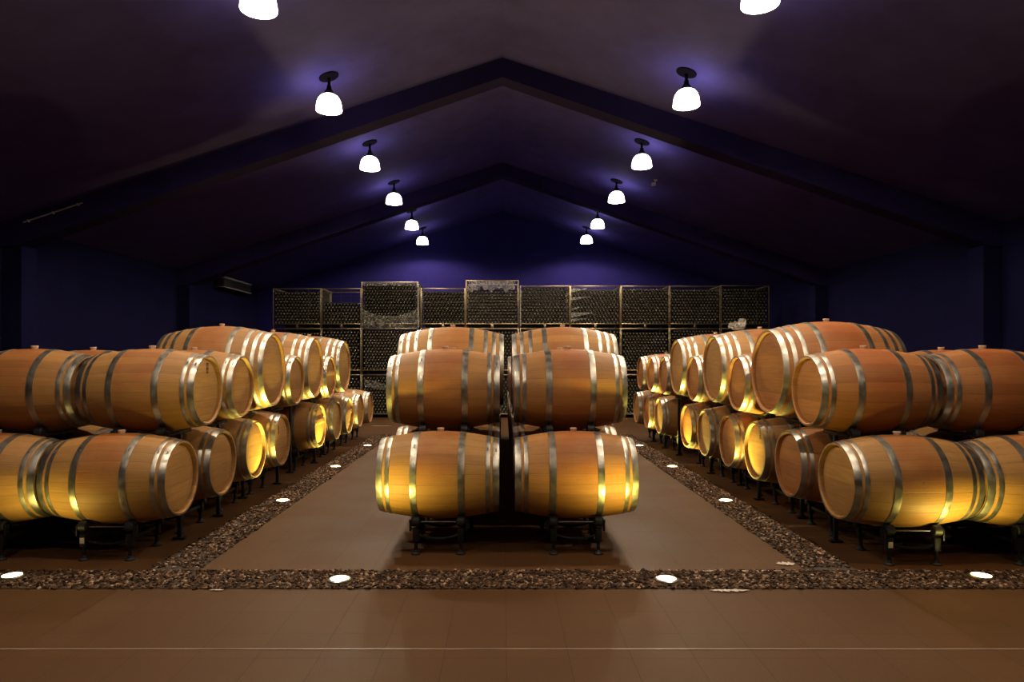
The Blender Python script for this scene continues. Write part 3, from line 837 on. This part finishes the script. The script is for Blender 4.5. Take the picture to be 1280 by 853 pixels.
for p in me.polygons: p.use_smooth = True
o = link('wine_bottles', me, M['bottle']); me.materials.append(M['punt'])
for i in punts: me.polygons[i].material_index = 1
o = o; tag(o, 'rows of dark wine bottles filling the other wire cages', 'bottles', kind='stuff')

# plastic film on the cages (parts of the cages)
def film_grid(name, parent, fn, nu=40, nv=20, label='crumpled clear plastic film', mat='wrap'):
    bm = bmesh.new()
    g = [[bm.verts.new(fn(i / nu, j / nv)) for i in range(nu + 1)] for j in range(nv + 1)]
    for j in range(nv):
        for i in range(nu): bm.faces.new((g[j][i], g[j][i + 1], g[j + 1][i + 1], g[j + 1][i]))
    r = bmesh.ops.solidify(bm, geom=list(bm.faces), thickness=.002)
    o = link(name, mesh_from(name, bm, True, 80), M[mat], parent); o['label'] = label
    return o
q = random.Random(11)
def J(a): return q.uniform(-a, a)
w3 = 1.46
def swag(u, v):      # belt of film round the lower front of the third top cage, wrapping both sides
    ang = (u - .5) * 2
    x = max(-1, min(1, ang * 1.25)) * (w3 / 2 + .012)
    side = max(0, abs(ang) - .8) / .2
    y = -.03
    top = .30 + .26 * abs(ang * 1.15) ** 2.2
    z = -.02 + v * (top + .02)
    return (x + J(.006), y + J(.018), z + J(.012))
film_grid('plastic_wrap', CAGES[(2, 2)], swag, 56, 16)
def bunch(u, v):     # gathered vertical film on the right edge
    a = u * 2 * PI; r = .026 + .010 * math.sin(v * 9) + J(.007)
    return (w3 / 2 + .010 + r * math.cos(a) * .8, -.052 + r * math.sin(a), .0 + v * 1.12 + J(.01))
film_grid('plastic_wrap', CAGES[(2, 2)], bunch, 14, 30, 'gathered clear plastic film on the cage edge', 'bunch')
def band(u, v):      # strip along the top front
    return (-w3 / 2 + u * w3, -.012 + J(.006), 1.075 + v * .10 + J(.008))
film_grid('plastic_wrap', CAGES[(2, 2)], band, 36, 4, 'strip of clear plastic film along the top')
def hang(u, v):      # hanging film inside the top of the tallest cage
    d = .22 + .05 * math.sin(u * 17) + .035 * math.sin(u * 41)
    return (-.60 + u * 1.18, -.014 + .014 * math.sin(u * 60) + J(.01), 1.20 - v * d + J(.008))
film_grid('plastic_wrap', CAGES[(4, 2)], hang, 70, 10, 'clear plastic film hanging in folds', 'bunch')
for zz, ll, hh in ((.93, .40, .10), (.72, .46, .07), (.46, .30, .06), (.30, .52, .13), (.17, .40, .07)):
    def torn(u, v, zz=zz, ll=ll, hh=hh):
        return (-.625 + u * ll, -.014 + .012 * math.sin(u * 20 + zz * 30) + J(.008), zz + (v - .3) * hh * (1 - u * .85) + u * .07 + J(.006))
    film_grid('plastic_wrap', CAGES[(6, 2)], torn, 24, 5, 'torn shiny tongue of plastic film', 'bunch')
def drape(u, v):     # loose film over the bottom cage of the third column
    x = -.66 + u * 1.3
    return (x + J(.01), -.03 + J(.02), 1.02 - u * .35 - v * (.22 - .1 * u) + J(.015))
film_grid('plastic_wrap', CAGES[(2, 0)], drape, 40, 8, 'loose clear plastic film draped aslant')
def edge6(u, v):
    a = u * 2 * PI; r = .020 + J(.007)
    return (-.63 + r * math.cos(a) * .8, -.034 + r * math.sin(a), .05 + v * 1.0 + J(.008))
film_grid('plastic_wrap', CAGES[(5, 2)], edge6, 10, 26, 'twisted plastic film along the left post', 'bunch')

# ------------------------------------------------------------------ small fittings on walls and beams
r = empty('wall_unit', 'long grey louvred unit mounted high on the left wall', 'wall unit', (-XW, 19.1, 3.42))
bm = bmesh.new(); box(bm, .004, .26, -.95, .95, .0, .30, .012)
link('casing', mesh_from('casing', bm), M['darkslot'], r)
for z0, z1, x1 in ((.245, .305, .285), (.0, .025, .272)):
    bm = bmesh.new(); box(bm, .02, x1, -.97, .97, z0, z1, .004)
    link('edge_strip', mesh_from('edge_strip', bm), M['greymetal'], r)['label'] = 'pale metal edge strip'
bm = bmesh.new()
for i in range(6): box(bm, .255, .268, -.90, .90, .045 + i * .032, .052 + i * .032)
link('louvre', mesh_from('louvre', bm), M['steel'], r)
x0, x1 = -7.30, -6.40
ang = math.atan(PITCH)
r = empty('conduit', 'thin pale conduit clipped along the left end of a roof beam', 'conduit', (x0, 10.41, roof_z(x0) - .12))
bm = bmesh.new(); L_ = (x1 - x0) / math.cos(ang); rod(bm, (0, -.012, 0), ((x1 - x0), -.012, (x1 - x0) * PITCH), .011, 10)
link('pipe', mesh_from('pipe', bm), M['greymetal'], r)
for f in (.08, .5, .92):
    bm = bmesh.new(); cx, cz = (x1 - x0) * f, (x1 - x0) * f * PITCH
    box(bm, cx - .012, cx + .012, -.026, .019, cz - .018, cz + .018, .003)
    link('clip', mesh_from('clip', bm), M['greymetal'], r)
xs = 3.08; zs = roof_z(xs)
r = empty('ceiling_sensor', 'small pale sensor fixed to the ceiling right of the third right lamp', 'sensor', (xs, 13.7, zs))
bm = bmesh.new(); lathe(bm, [(-.02, 0), (-.02, .035), (.008, .045), (.008, 0)], 18, 'Z')
link('mount', mesh_from('mount', bm), M['greymetal'], r)
bm = bmesh.new(); rod(bm, (0, 0, -.015), (-.03, -.03, -.08), .012, 10)
link('arm', mesh_from('arm', bm), M['greymetal'], r)
bm = bmesh.new(); box(bm, -.10, -.015, -.09, -.02, -.13, -.07, .012)
link('sensor_head', mesh_from('sensor_head', bm), M['greymetal'], r)

# ------------------------------------------------------------------ camera, world, view
cd = bpy.data.cameras.new('camera'); cam = bpy.data.objects.new('camera', cd); COL.objects.link(cam)
cam.location = (0, 0, EYE); cam.rotation_euler = (PI / 2, 0, 0)
cd.sensor_width = 36.0; cd.lens = 36.0 * FPX / 1280
cd.shift_x = 12 / 1280; cd.shift_y = 21.5 / 1280
cd.clip_end = 100
scn.camera = cam
w = bpy.data.worlds.new('world'); scn.world = w; w.use_nodes = True
w.node_tree.nodes['Background'].inputs[0].default_value = (0.02, 0.02, 0.03, 1)
w.node_tree.nodes['Background'].inputs[1].default_value = 0.2
scn.view_settings.view_transform = 'Standard'; scn.view_settings.look = 'None'
scn.view_settings.gamma = 1.0; scn.view_settings.use_curve_mapping = False
scn.view_settings.exposure = 0.0
scn.cycles.use_denoising = True
scn.cycles.max_bounces = 8
scn.cycles.transparent_max_bounces = 12
scn.cycles.sample_clamp_indirect = 8.0
scn.cycles.caustics_reflective = False; scn.cycles.caustics_refractive = False
